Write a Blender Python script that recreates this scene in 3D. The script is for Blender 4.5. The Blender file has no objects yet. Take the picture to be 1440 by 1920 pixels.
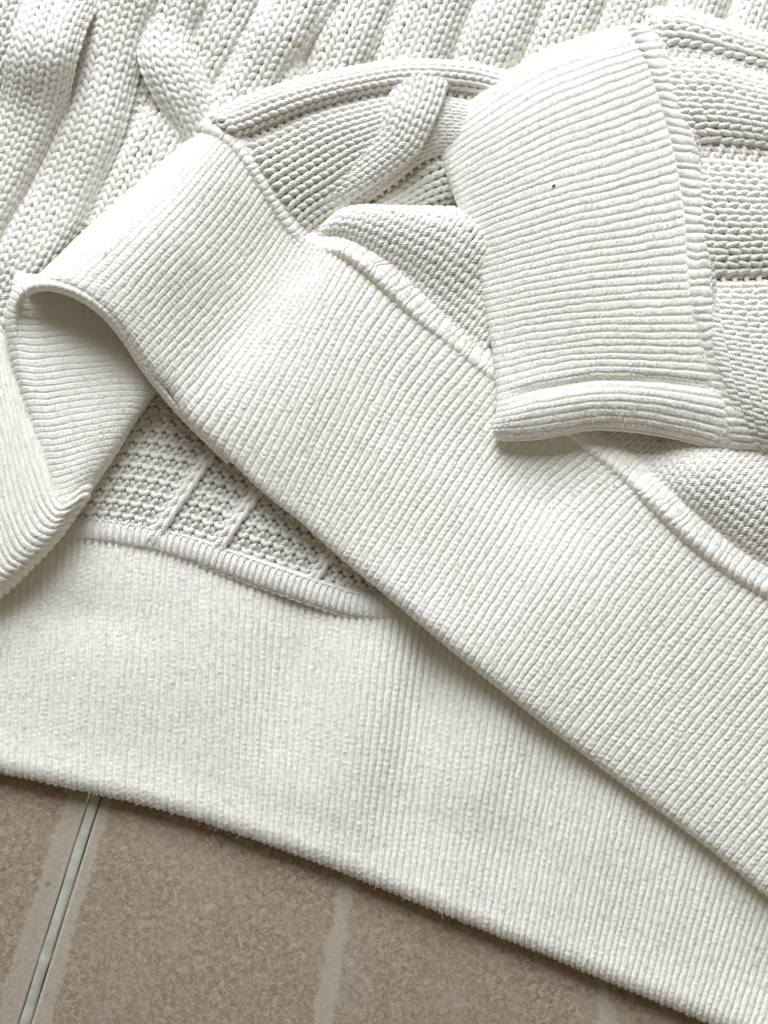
import bpy, math
import numpy as np
from mathutils import Matrix, Vector

sc = bpy.context.scene
rng = np.random.default_rng(7)

# ------------------------------------------------------------------ camera
S = 0.00017                      # metres per unit of the plan (0.17 mm)
TILT = math.radians(11.0)
DIST = 0.60
cam_d = bpy.data.cameras.new("camera")
cam = bpy.data.objects.new("camera", cam_d)
sc.collection.objects.link(cam)
sc.camera = cam
cam.location = (0.0, -DIST * math.sin(TILT), DIST * math.cos(TILT))
cam.rotation_euler = (TILT, 0, 0)
cam_d.sensor_fit = 'VERTICAL'
cam_d.sensor_height = 24.0
HALF = 960 * S
cam_d.lens = 12.0 * DIST / HALF
cam_d.clip_start = 0.01
cam_d.clip_end = 20.0

# ------------------------------------------------------------------ light
world = bpy.data.worlds.new("World")
sc.world = world
world.use_nodes = True
bg = world.node_tree.nodes['Background']
bg.inputs['Color'].default_value = (1.0, 0.87, 0.66, 1)
bg.inputs['Strength'].default_value = 0.185


def area(name, loc, size, size_y, power, color):
    d = bpy.data.lights.new(name, 'AREA')
    d.shape = 'RECTANGLE'
    d.size, d.size_y = size, size_y
    d.energy = power
    d.color = color
    o = bpy.data.objects.new(name, d)
    sc.collection.objects.link(o)
    o.location = loc
    o.rotation_euler = (Vector(loc)).to_track_quat('Z', 'Y').to_euler()
    return o


area("window_light", (-0.15, 1.03, 0.82), 0.90, 0.82, 28.6, (0.842, 0.912, 1.0))

sc.view_settings.view_transform = 'Standard'
sc.view_settings.look = 'None'
sc.view_settings.gamma = 1.0
sc.view_settings.use_curve_mapping = False
sc.view_settings.exposure = 0.0
sc.cycles.max_bounces = 14
sc.cycles.diffuse_bounces = 12

# ------------------------------------------------------------------ plan -> world
CL = np.array(cam.location)
RM = np.array(Matrix.Rotation(TILT, 3, 'X'))


def at(P):
    """plan position (x, y seen on the floor picture, height) -> world, arrays (...,3)"""
    P = np.asarray(P, float)
    d = np.stack([(P[..., 0] - 720) * S, -(P[..., 1] - 960) * S,
                  np.full(P.shape[:-1], -DIST)], -1) @ RM.T
    k = (P[..., 2] * S - CL[2]) / d[..., 2]
    return CL + d * k[..., None]


# ------------------------------------------------------------------ materials
def nodes_of(m):
    m.use_nodes = True
    nt = m.node_tree
    return nt, nt.nodes, nt.links, nt.nodes['Principled BSDF']


def cotton(name, col, bump_px, bump_strength, twist=False, var=0.018):
    m = bpy.data.materials.new(name)
    nt, N, L, b = nodes_of(m)
    b.inputs['Roughness'].default_value = 0.92
    b.inputs['Specular IOR Level'].default_value = 0.15
    b.inputs['Sheen Weight'].default_value = 0.12
    b.inputs['Sheen Roughness'].default_value = 0.6
    geo = N.new('ShaderNodeNewGeometry')
    n1 = N.new('ShaderNodeTexNoise')
    n1.inputs['Scale'].default_value = 1.0 / (bump_px * S)
    n1.inputs['Detail'].default_value = 3.0
    n1.inputs['Roughness'].default_value = 0.65
    L.new(geo.outputs['Position'], n1.inputs['Vector'])
    bp = N.new('ShaderNodeBump')
    bp.inputs['Strength'].default_value = bump_strength
    bp.inputs['Distance'].default_value = 1.3 * S
    L.new(n1.outputs['Fac'], bp.inputs['Height'])
    last = bp
    if twist:
        uv = N.new('ShaderNodeUVMap')
        uv.uv_map = 'yarn'
        w = N.new('ShaderNodeTexWave')
        w.wave_type = 'BANDS'
        w.bands_direction = 'DIAGONAL'
        w.inputs['Scale'].default_value = 0.9
        w.inputs['Distortion'].default_value = 1.2
        w.inputs['Detail'].default_value = 1.0
        L.new(uv.outputs['UV'], w.inputs['Vector'])
        b2 = N.new('ShaderNodeBump')
        b2.inputs['Strength'].default_value = 0.55
        b2.inputs['Distance'].default_value = 1.2 * S
        L.new(w.outputs['Fac'], b2.inputs['Height'])
        L.new(bp.outputs['Normal'], b2.inputs['Normal'])
        last = b2
    L.new(last.outputs['Normal'], b.inputs['Normal'])
    # slight uneven creaminess of the undyed cotton
    n2 = N.new('ShaderNodeTexNoise')
    n2.inputs['Scale'].default_value = 1.0 / (55 * S)
    n2.inputs['Detail'].default_value = 4.0
    L.new(geo.outputs['Position'], n2.inputs['Vector'])
    mx = N.new('ShaderNodeMix')
    mx.data_type = 'RGBA'
    c = np.array(col)
    mx.inputs[6].default_value = (*(c * (1 - var)), 1)
    mx.inputs[7].default_value = (*np.minimum(c * (1 + var), 0.95), 1)
    L.new(n2.outputs['Fac'], mx.inputs[0])
    n3 = N.new('ShaderNodeTexNoise')
    n3.inputs['Scale'].default_value = 1.0 / (3.4 * S)
    n3.inputs['Detail'].default_value = 2.0
    L.new(geo.outputs['Position'], n3.inputs['Vector'])
    mr = N.new('ShaderNodeMapRange')
    mr.inputs['From Min'].default_value = 0.3
    mr.inputs['From Max'].default_value = 0.7
    mr.inputs['To Min'].default_value = 0.93
    mr.inputs['To Max'].default_value = 1.04
    L.new(n3.outputs['Fac'], mr.inputs['Value'])
    vm = N.new('ShaderNodeVectorMath')
    vm.operation = 'SCALE'
    L.new(mx.outputs[2], vm.inputs[0])
    L.new(mr.outputs['Result'], vm.inputs['Scale'])
    L.new(vm.outputs['Vector'], b.inputs['Base Color'])
    return m


M_RIB = cotton('ribbed_cotton', (0.90, 0.874, 0.80), 2.2, 0.5)
M_YARN = cotton('cotton_yarn', (0.90, 0.876, 0.805), 3.0, 0.5, twist=True)
M_BACK = cotton('cotton_backing', (0.84, 0.80, 0.70), 5.0, 0.8)
M_THREAD = cotton('sewing_thread', (0.86, 0.85, 0.82), 2.0, 0.3)
M_THREAD.node_tree.nodes['Principled BSDF'].inputs['Roughness'].default_value = 0.5


# ------------------------------------------------------------------ mesh helpers
def link(name, me, mat, parent=None, kind=None):
    o = bpy.data.objects.new(name, me)
    sc.collection.objects.link(o)
    if mat:
        me.materials.append(mat)
    if parent:
        o.parent = parent
    if kind:
        o['kind'] = kind
    return o


def mesh_from(verts, quads, uv=None, smooth=True):
    me = bpy.data.meshes.new('mesh')
    v = np.asarray(verts, np.float32).reshape(-1, 3)
    q = np.asarray(quads, np.int32).reshape(-1, 4)
    me.vertices.add(len(v))
    me.vertices.foreach_set('co', v.ravel())
    me.loops.add(q.size)
    me.loops.foreach_set('vertex_index', q.ravel())
    me.polygons.add(len(q))
    me.polygons.foreach_set('loop_start', np.arange(0, q.size, 4, dtype=np.int32))
    me.polygons.foreach_set('loop_total', np.full(len(q), 4, np.int32))
    if smooth:
        me.polygons.foreach_set('use_smooth', np.ones(len(q), bool))
    if uv is not None:
        l = me.uv_layers.new(name='yarn')
        l.data.foreach_set('uv', np.asarray(uv, np.float32)[q.ravel()].ravel())
    me.update(calc_edges=True)
    me.validate()
    return me


def grid_quads(nu, nv):
    i, j = np.meshgrid(np.arange(nu - 1), np.arange(nv - 1), indexing='ij')
    a = i * nv + j
    return np.stack([a, a + nv, a + nv + 1, a + 1], -1).reshape(-1, 4)


# ------------------------------------------------------------------ smooth control nets
def cr_eval(P, t):
    """Catmull-Rom through P[0..n-1] (n,...) at parameters t in 0..n-1"""
    P = np.asarray(P, float)
    n = len(P)
    Q = np.concatenate([2 * P[:1] - P[1:2], P, 2 * P[-1:] - P[-2:-1]])
    i = np.clip(np.floor(t).astype(int), 0, n - 2)
    f = (t - i).reshape((-1,) + (1,) * (P.ndim - 1))
    p0, p1, p2, p3 = Q[i], Q[i + 1], Q[i + 2], Q[i + 3]
    return 0.5 * (2 * p1 + (p2 - p0) * f + (2 * p0 - 5 * p1 + 4 * p2 - p3) * f ** 2
                  + (3 * p1 - p0 - 3 * p2 + p3) * f ** 3)


def even(P, n):
    """n points evenly spaced (arc length) along the spline through P, with its length"""
    P = np.asarray(P, float)
    t = np.linspace(0, len(P) - 1, 40 * len(P))
    c = cr_eval(P, t)
    s = np.concatenate([[0], np.cumsum(np.linalg.norm(np.diff(c, axis=0), axis=1))])
    return cr_eval(P, np.interp(np.linspace(0, s[-1], n), s, t)), s[-1]


class Net:
    """rows: list of lines (each a list of plan points); resampled to an even dense grid [u, v].
    zfun(x, y) adds soft folds."""

    def __init__(self, rows, nu=None, nv=None, zfun=None, step=8.0, even_v=True, relax=0.0):
        L = [even(r, 2)[1] for r in rows]
        nv = nv or max(8, int(max(L) / step))
        if even_v:
            G = np.stack([even(r, nv)[0] for r in rows])
        else:
            G = np.stack([cr_eval(np.asarray(r, float), np.linspace(0, len(r) - 1, nv)) for r in rows])
        # even out along u by the mean spacing
        t = np.linspace(0, len(rows) - 1, 60 * len(rows))
        D = cr_eval(G, t)
        ds = np.linalg.norm(np.diff(D, axis=0), axis=2).mean(axis=1)
        s = np.concatenate([[0], np.cumsum(ds)])
        nu = nu or max(8, int(s[-1] / step))
        self.G = cr_eval(G, np.interp(np.linspace(0, s[-1], nu), s, t))
        if relax:
            # let the cloth even out between the guide lines
            m_ = int(relax / step * 3)
            kx = np.exp(-0.5 * (np.arange(-m_, m_ + 1) * step / relax) ** 2)
            kx /= kx.sum()
            A = self.G
            lo = 2 * A[:1] - A[1:m_ + 1][::-1]
            hi = 2 * A[-1:] - A[-m_ - 1:-1][::-1]
            E = np.concatenate([lo, A, hi])
            self.G = sum(kx[i] * E[i:i + len(A)] for i in range(2 * m_ + 1))
        if zfun is not None:
            self.G[..., 2] += zfun(self.G[..., 0], self.G[..., 1])
        self.W = at(self.G)
        self.lu = s[-1]
        self.lv = float(np.mean(np.linalg.norm(np.diff(self.G, axis=1), axis=2).sum(axis=1)))
        du = np.gradient(self.W, axis=0)
        dv = np.gradient(self.W, axis=1)
        N = np.cross(du, dv)
        N /= np.linalg.norm(N, axis=2, keepdims=True) + 1e-12
        view = CL - self.W
        view /= np.linalg.norm(view, axis=2, keepdims=True)
        if np.sum(N * view) < 0:
            N = -N
        self.N = N
        self.nu, self.nv = self.G.shape[:2]

    def sample(self, u, v):
        """u, v in 0..1 (may run a little outside); returns world positions and normals"""
        a = np.asarray(u) * (self.nu - 1)
        b = np.asarray(v) * (self.nv - 1)
        i = np.clip(np.floor(a).astype(int), 0, self.nu - 2)
        j = np.clip(np.floor(b).astype(int), 0, self.nv - 2)
        f = (a - i)[..., None]
        g = (b - j)[..., None]

        def bl(A):
            return ((A[i, j] * (1 - f) + A[i + 1, j] * f) * (1 - g)
                    + (A[i, j + 1] * (1 - f) + A[i + 1, j + 1] * f) * g)
        N = bl(self.N)
        return bl(self.W), N / (np.linalg.norm(N, axis=-1, keepdims=True) + 1e-12)


def smooth_noise(n, m, ku, kv):
    """random field n x m, one value per ku x kv samples, interpolated"""
    a = rng.standard_normal((max(2, int(n / ku) + 3), max(2, int(m / kv) + 3)))
    x = np.linspace(0, a.shape[0] - 1.001, n)
    y = np.linspace(0, a.shape[1] - 1.001, m)
    i, j = x.astype(int), y.astype(int)
    f, g = (x - i)[:, None], (y - j)[None]
    f, g = f * f * (3 - 2 * f), g * g * (3 - 2 * g)
    return ((a[i][:, j] * (1 - f) + a[i + 1][:, j] * f) * (1 - g)
            + (a[i][:, j + 1] * (1 - f) + a[i + 1][:, j + 1] * f) * g)


FUZZ = []          # (positions, normals, amount) collected for the fibres


def backing(name, net, parent, drop=4.0, mat=None):
    W = net.W - net.N * drop * S
    return link(name, mesh_from(W, grid_quads(net.nu, net.nv)), mat or M_BACK, parent)


def ribs(net, part, pitch=16.0, amp=4.5, power=2.6, stitch=10.5, lump=0.5, K=8, dv=2.3,
         wob=0.06, name='rib', amp_v=None, skew=0.9, mat=None):
    """one mesh per rib, running along v, laid over the net"""
    n = max(3, int(round(net.lu / pitch)))
    nv = int(net.lv / dv)
    nb = net.lv / stitch
    v = np.linspace(0, 1, nv)
    # groove lines wander a little, shared by both neighbours
    wob_a = smooth_noise(n + 1, nv, 1, 9) * wob + smooth_noise(n + 1, nv, 1, 60) * wob * 1.3
    hgt = 1 + 0.05 * smooth_noise(n, nv, 1, 5) + 0.08 * smooth_noise(n, nv, 1, 40)
    a = np.linspace(0, 1, K + 1)
    prof = 1 - np.abs(2 * a - 1) ** power
    prof = prof - 0.14 * np.exp(-((a - 0.5) / 0.11) ** 2)       # the two legs of the stitch
    av = np.ones(nv) if amp_v is None else np.interp(v, np.linspace(0, 1, len(amp_v)), amp_v)
    q = grid_quads(K + 1, nv)
    for k in range(n):
        g0 = k + wob_a[k]
        g1 = k + 1 + wob_a[k + 1]
        u = (g0[None] * (1 - a[:, None]) + g1[None] * a[:, None]) / n
        P, N = net.sample(u, np.broadcast_to(v, u.shape))
        ph = rng.random()
        side = np.where(a < 0.5, -1, 1)[:, None]
        b = v[None] * nb + ph + skew * np.abs(a[:, None] - 0.5) + 0.12 * side + 0.10 * smooth_noise(1, nv, 1, 8)
        st = lump * (1 + 0.5 * smooth_noise(1, nv, 1, 4)) * (1.9 * np.abs(np.sin(np.pi * b)) ** 0.7 - 1.3) * np.minimum(1, 2.2 * prof[:, None])
        h = amp * av[None] * prof[:, None] * hgt[k][None] + st
        h = h + 0.24 * smooth_noise(K + 1, nv, 2, 2.0) * prof[:, None]
        V = P + N * (h * S)[..., None]
        link(name, mesh_from(V, q), mat or M_RIB, part)
        FUZZ.append((V[2:-2:2, ::3].reshape(-1, 3), N[2:-2:2, ::3].reshape(-1, 3), 1.0))


def stitches(net, part, wale=24.0, course=18.0, r=5.4, purl=False, knit_cols=(), seg=16, sides=6,
             d=3.6, a=0.20, h=0.92, name='stitch_column', jit=0.5, flip=False, lift=2.0, skip=()):
    """a course of yarn loops over each wale; one mesh per wale (column of stitches)"""
    n = max(1, int(round(net.lu / wale)))
    m = max(1, int(round(net.lv / course)))
    t = np.linspace(0, 2 * np.pi, seg + 1)
    ang = np.linspace(0, 2 * np.pi, sides, endpoint=False)
    wl = net.lu / n
    jn = smooth_noise(n + 2, m + 2, 1, 1)
    j2 = smooth_noise(n + 2, m + 2, 1, 1)
    for k in range(n):
        if k in skip:
            continue
        front = -1.0 if not purl else 1.0
        up = lift
        rr = r
        if k in knit_cols:
            front = -1.0
            up = lift + 9.0
            rr = r * 1.22
        mm = np.arange(m)[:, None]
        tt = t[None]
        sgn = -1.0 if flip else 1.0
        uu = (k + tt / (2 * np.pi) + a * np.sin(2 * tt)) / n
        vv = (mm + 0.5 + sgn * h * np.cos(tt) * (1 + 0.0 * mm)) / m
        uu = np.broadcast_to(uu, vv.shape).copy()
        uu += (0.03 * jit * (jn[k, :m, None] * np.sin(tt / 2) ** 2)) / n * 2
        vv += (0.06 * jit * j2[k, :m, None] * np.sin(tt / 2) ** 2) / m * 2
        P, N = net.sample(uu, vv)
        z = front * d * np.cos(2 * tt) + up + 0.5 * jit * jn[k + 1, :m, None] * np.sin(tt / 2) ** 2
        C = P + N * (z * S)[..., None]
        T = np.gradient(C, axis=1)
        T /= np.linalg.norm(T, axis=2, keepdims=True) + 1e-12
        B = np.cross(T, N)
        B /= np.linalg.norm(B, axis=2, keepdims=True) + 1e-12
        A = np.cross(B, T)
        # plump in the middle of the legs, drawn in where loops cross
        rad = rr * (1 + 0.22 * np.cos(2 * tt) * (front if not purl else 0.3) + 0.07 * jn[k, :m, None] * np.sin(tt / 2) ** 2)
        R = (rad * S)[..., None, None]
        ca = np.cos(ang)[None, None, :, None]
        sa = np.sin(ang)[None, None, :, None]
        V = C[:, :, None, :] + R * (ca * B[:, :, None, :] + 0.9 * sa * A[:, :, None, :])
        npts = seg + 1
        base = (np.arange(m) * npts * sides)[:, None, None]
        i = np.arange(seg)[None, :, None]
        s0 = np.arange(sides)[None, None]
        s1 = (s0 + 1) % sides
        q = np.stack([base + i * sides + s0, base + i * sides + s1,
                      base + (i + 1) * sides + s1, base + (i + 1) * sides + s0], -1)
        uv = np.stack(np.broadcast_arrays((tt * 2.2)[..., None] + mm[..., None] * 0.7 + k,
                                          ang[None, None] * 0.7), -1)
        uv = np.broadcast_to(uv, (m, npts, sides, 2)).reshape(-1, 2)
        link(name, mesh_from(V, q.reshape(-1, 4), uv), M_YARN, part)
        FUZZ.append((C[:, ::3].reshape(-1, 3) + N[:, ::3].reshape(-1, 3) * r * S,
                     N[:, ::3].reshape(-1, 3), 0.8))


def strip_net(center, width, bulge=10.0, lat=5, step=8.0, tuck=6.0):
    """a band of wales following a centre line; rows across u"""
    C = np.asarray(center, float)
    n = max(6, int(even(C, 2)[1] / 20))
    c, L = even(C, n)
    w = np.interp(np.linspace(0, 1, n), np.linspace(0, 1, len(np.atleast_1d(width))), np.atleast_1d(width))
    tg = np.gradient(c[:, :2], axis=0)
    tg /= np.linalg.norm(tg, axis=1, keepdims=True)
    nr = np.stack([-tg[:, 1], tg[:, 0]], -1)
    rows = []
    for e in np.linspace(-1, 1, lat):
        p = c.copy()
        p[:, :2] += nr * (w * 0.5 * e)[:, None]
        p[:, 2] += bulge * (1 - abs(e) ** 2.4) - tuck * abs(e) ** 4
        rows.append(p)
    return Net(rows, step=step)


def tube(points, r, sides=6):
    """thread along world points (n,3)"""
    P = np.asarray(points, float)
    T = np.gradient(P, axis=0)
    T /= np.linalg.norm(T, axis=1, keepdims=True) + 1e-12
    up = np.array([0.13, 0.21, 0.97])
    B = np.cross(T, up)
    B /= np.linalg.norm(B, axis=1, keepdims=True) + 1e-12
    A = np.cross(B, T)
    ang = np.linspace(0, 2 * np.pi, sides, endpoint=False)
    V = P[:, None] + r * S * (np.cos(ang)[None, :, None] * B[:, None] + np.sin(ang)[None, :, None] * A[:, None])
    i = np.arange(len(P) - 1)[:, None]
    s0 = np.arange(sides)[None]
    s1 = (s0 + 1) % sides
    q = np.stack([i * sides + s0, i * sides + s1, (i + 1) * sides + s1, (i + 1) * sides + s0], -1)
    return V.reshape(-1, 3), q.reshape(-1, 4)


def join(pieces):
    vs, qs, o = [], [], 0
    for v, q in pieces:
        vs.append(v)
        qs.append(q + o)
        o += len(v)
    return mesh_from(np.concatenate(vs), np.concatenate(qs))


def bumps(*bs):
    """soft folds: (x, y, length along, width across, angle deg, height)"""
    def f(x, y):
        z = np.zeros_like(x)
        for (cx, cy, la, wa, ang, hh) in bs:
            c, s = math.cos(math.radians(ang)), math.sin(math.radians(ang))
            dx, dy = x - cx, y - cy
            p = dx * c + dy * s
            q = -dx * s + dy * c
            z += hh * np.exp(-(p / la) ** 2 - (q / wa) ** 2)
        return z
    return f


# =================================================================== floor
floor_z = 0.0


def tile_material():
    m = bpy.data.materials.new('mottled_tile')
    nt, N, L, b = nodes_of(m)
    geo = N.new('ShaderNodeNewGeometry')
    co = geo.outputs['Position']

    def math_n(op, a, bb=None, c=None):
        n = N.new('ShaderNodeMath')
        n.operation = op
        for i, x in enumerate((a, bb, c)):
            if x is None:
                continue
            if isinstance(x, (int, float)):
                n.inputs[i].default_value = x
            else:
                L.new(x, n.inputs[i])
        return n.outputs[0]

    def noise(px, detail=4, rough=0.6, dist=0.0):
        n = N.new('ShaderNodeTexNoise')
        n.inputs['Scale'].default_value = 1 / (px * S)
        n.inputs['Detail'].default_value = detail
        n.inputs['Roughness'].default_value = rough
        n.inputs['Distortion'].default_value = dist
        L.new(co, n.inputs['Vector'])
        return n.outputs['Fac']

    def ramp(f, stops):
        r = N.new('ShaderNodeValToRGB')
        cr = r.color_ramp
        while len(cr.elements) < len(stops):
            cr.elements.new(0.5)
        for e, (p, c) in zip(cr.elements, stops):
            e.position = p
            e.color = (*c, 1)
        L.new(f, r.inputs['Fac'])
        return r.outputs['Color']

    def mix(f, a, bb):
        n = N.new('ShaderNodeMix')
        n.data_type = 'RGBA'
        if isinstance(f, (int, float)):
            n.inputs[0].default_value = f
        else:
            L.new(f, n.inputs[0])
        for i, x in ((6, a), (7, bb)):
            if isinstance(x, tuple):
                n.inputs[i].default_value = (*x, 1)
            else:
                L.new(x, n.inputs[i])
        return n.outputs[2]

    fine = noise(10, 4, 0.7, 0.8)
    base = ramp(fine, [(0.36, (0.195, 0.128, 0.082)), (0.50, (0.318, 0.240, 0.166)), (0.64, (0.465, 0.38, 0.285))])
    grit = noise(4.5, 2, 0.6, 0.4)
    base = mix(math_n('MULTIPLY', ramp_f(N, L, grit, 0.56, 0.66), 0.45), base, (0.58, 0.50, 0.42))
    base = mix(math_n('MULTIPLY', ramp_f(N, L, grit, 0.42, 0.34), 0.40), base, (0.17, 0.115, 0.08))
    big = noise(90, 4, 0.6)
    base = mix(math_n('MULTIPLY', ramp_f(N, L, big, 0.35, 0.7), 0.45), base, (0.35, 0.245, 0.165))
    big2 = noise(150, 3, 0.5, 0.4)
    base = mix(math_n('MULTIPLY', ramp_f(N, L, big2, 0.5, 0.75), 0.5), base, (0.40, 0.34, 0.28))
    vein = noise(120, 6, 0.6, 1.5)
    vl = math_n('ABSOLUTE', math_n('SUBTRACT', vein, 0.5))
    vf = math_n('MULTIPLY', ramp_f(N, L, vl, 0.010, 0.003), ramp_f(N, L, big2, 0.52, 0.62))
    base = mix(math_n('MULTIPLY', vf, 0.5), base, (0.20, 0.125, 0.08))
    stain = noise(210, 5, 0.65)
    base = mix(math_n('MULTIPLY', ramp_f(N, L, stain, 0.52, 0.68), 0.35), base, (0.27, 0.185, 0.125))
    oi = N.new('ShaderNodeObjectInfo')
    base = mix(math_n('MULTIPLY', oi.outputs['Random'], 0.14), base, (0.30, 0.26, 0.20))
    # printed pale bands: distance to two lines in the plan, torn edges
    sep = N.new('ShaderNodeSeparateXYZ')
    L.new(co, sep.inputs[0])
    pale_f = None
    tear = noise(38, 5, 0.7)
    for (pa, pb, w0, w1) in BANDS:
        A, B = at(np.array([*pa, 0.0])), at(np.array([*pb, 0.0]))
        dxy = (B - A)[:2]
        ln = np.linalg.norm(dxy)
        dxy /= ln
        # signed distance and position along
        dist = math_n('ADD', math_n('MULTIPLY', sep.outputs['X'], float(-dxy[1])),
                      math_n('MULTIPLY_ADD', sep.outputs['Y'], float(dxy[0]),
                             float(A[0] * dxy[1] - A[1] * dxy[0])))
        along = math_n('MULTIPLY_ADD', sep.outputs['X'], float(dxy[0]),
                       math_n('MULTIPLY_ADD', sep.outputs['Y'], float(dxy[1]),
                              float(-(A[0] * dxy[0] + A[1] * dxy[1]))))
        wd = math_n('MULTIPLY_ADD', along, float((w1 - w0) * S / ln), float(w0 * S))
        wd = math_n('ADD', wd, math_n('MULTIPLY_ADD', tear, 44 * S, -22 * S))
        diff = math_n('SUBTRACT', wd, math_n('ABSOLUTE', dist))
        f = math_n('MULTIPLY_ADD', diff, 1 / (5 * S), 0.5)
        f = math_n('MINIMUM', math_n('MAXIMUM', f, 0.0), 1.0)
        pale_f = f if pale_f is None else math_n('MAXIMUM', pale_f, f)
    pale = ramp(noise(7, 2, 0.5), [(0.3, (0.385, 0.335, 0.265)), (0.7, (0.47, 0.42, 0.34))])
    colr = mix(math_n('MULTIPLY', pale_f, 0.72), base, pale)
    # scattered pale chips and dark pits
    chip = noise(24, 2, 0.5, 1.0)
    colr = mix(math_n('MULTIPLY', ramp_f(N, L, chip, 0.665, 0.73), 0.3), colr, (0.60, 0.54, 0.47))
    pit = noise(15, 2, 0.5, 0.3)
    colr = mix(math_n('MULTIPLY', ramp_f(N, L, pit, 0.675, 0.73), 0.5), colr, (0.20, 0.12, 0.08))
    L.new(colr, b.inputs['Base Color'])
    b.inputs['Roughness'].default_value = 0.62
    b.inputs['Specular IOR Level'].default_value = 0.3
    bp = N.new('ShaderNodeBump')
    bp.inputs['Strength'].default_value = 0.35
    bp.inputs['Distance'].default_value = 1.2 * S
    L.new(fine, bp.inputs['Height'])
    L.new(bp.outputs['Normal'], b.inputs['Normal'])
    return m


def ramp_f(N, L, f, lo, hi):
    n = N.new('ShaderNodeMapRange')
    n.inputs['From Min'].default_value = lo
    n.inputs['From Max'].default_value = hi
    L.new(f, n.inputs['Value'])
    return n.outputs['Result']


JOINT_A, JOINT_B = np.array([180.0, 1487.0, 0.0]), np.array([45.0, 1920.0, 0.0])
BANDS = [((170, 1487), (39, 1920), 40, 50), ((652, 1655), (604, 1920), 12, 21), ((1130, 1850), (1140, 1925), 8, 18)]
M_TILE = tile_material()
M_GROUT = bpy.data.materials.new('grey_green_grout')
nt, N_, L_, b_ = nodes_of(M_GROUT)
gn = N_.new('ShaderNodeTexNoise')
gn.inputs['Scale'].default_value = 1 / (30 * S)
gn.inputs['Detail'].default_value = 5
gr = N_.new('ShaderNodeValToRGB')
gr.color_ramp.elements[0].position, gr.color_ramp.elements[1].position = 0.3, 0.75
gr.color_ramp.elements[0].color = (0.36, 0.35, 0.285, 1)
gr.color_ramp.elements[1].color = (0.56, 0.55, 0.46, 1)
gg = N_.new('ShaderNodeNewGeometry')
L_.new(gg.outputs['Position'], gn.inputs['Vector'])
L_.new(gn.outputs['Fac'], gr.inputs['Fac'])
L_.new(gr.outputs['Color'], b_.inputs['Base Color'])
b_.inputs['Roughness'].default_value = 0.7

M_MORTAR = bpy.data.materials.new('dark_mortar')
_, _, _, b_ = nodes_of(M_MORTAR)
b_.inputs['Base Color'].default_value = (0.10, 0.095, 0.08, 1)
b_.inputs['Roughness'].default_value = 0.9
wa, wb = at(JOINT_A), at(JOINT_B)
jd = (wb - wa)[:2]
jd /= np.linalg.norm(jd)
jn_ = np.array([-jd[1], jd[0]])            # towards +x (right)
if jn_[0] < 0:
    jn_ = -jn_
GW = 12.0 * S                              # half width of the joint
TS = 0.40                                  # tile side
TH = 0.008


def slab(origin, du, dv, lu, lv, top, th, bev):
    """bevelled slab: top face at z=top, corners from origin"""
    o = np.array([origin[0], origin[1]])
    prof = [(bev * 3.0, 0.0), (bev * 0.9, -bev * 0.35), (0.0, -bev * 1.4), (0.0, -th)]
    rings = []
    for ins, dz in prof:
        ring = []
        for (a, b) in ((ins, ins), (lu - ins, ins), (lu - ins, lv - ins), (ins, lv - ins)):
            p = o + du * a + dv * b
            ring.append((p[0], p[1], top + dz))
        rings.append(ring)
    V = np.array(rings).reshape(-1, 3)
    q = [[0, 1, 2, 3]]
    for r in range(len(prof) - 1):
        for i in range(4):
            j = (i + 1) % 4
            q.append([r * 4 + i, (r + 1) * 4 + i, (r + 1) * 4 + j, r * 4 + j])
    return mesh_from(V, q, smooth=False)


grout_me = slab(np.array([-0.75, -0.75]), np.array([1.0, 0]), np.array([0, 1.0]), 1.5, 1.5, -14 * S, 0.01, 0.001)
floor_o = link('floor', grout_me, M_MORTAR)
floor_o['kind'] = 'structure'
floor_o['label'] = 'floor of brown mottled tiles under the sweater'
base_pt = wa[:2]
for side in (-1, 1):
    for row in (0, 1):
        # rows: row 0 runs down the picture from under the sweater, row 1 up
        lo = 0.30 if row == 0 else -0.10 - 2 * GW * 0
        start = base_pt + jn_ * (GW * side)
        if row == 0:
            org = start + jd * (-0.06)
            tile = slab(org, jn_ * side, jd, TS, TS, floor_z, TH, 2.2 * S)
        else:
            org = start + jd * (-0.06 - 2 * GW)
            tile = slab(org, jn_ * side, -jd, TS, TS, floor_z, TH, 2.2 * S)
        t_o = link('tile', tile, M_TILE, floor_o)

# the grout strand in the joint: slightly domed, ragged sides that leave a fine dark crack
n = 260
gs = np.linspace(-0.5, 0.42, n)
gv = []
for k_, (e, z) in enumerate([(-10.0, -8), (-9.4, -2.6), (-5.5, -1.7), (0, -1.3), (5.5, -1.7), (9.4, -2.6), (10.0, -8)]):
    wv = e + np.sign(e) * (0.8 * smooth_noise(1, n, 1, 2)[0] + 0.7 * smooth_noise(1, n, 1, 12)[0])
    zz = z + 0.4 * smooth_noise(1, n, 1, 10)[0]
    xy = base_pt[None] + jd[None] * gs[:, None] + jn_[None] * (wv * S)[:, None]
    gv.append(np.concatenate([xy, (zz * S)[:, None]], 1))
link('grout_joint', mesh_from(np.stack(gv), grid_quads(7, n)), M_GROUT, floor_o)

# =================================================================== sweater
sweater = bpy.data.objects.new('sweater', None)
sc.collection.objects.link(sweater)
sweater.empty_display_size = 0.02
sweater['label'] = 'cream white cable knit cotton sweater with ribbed hem and cuff on tiles'
sweater['category'] = 'sweater'

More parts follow.
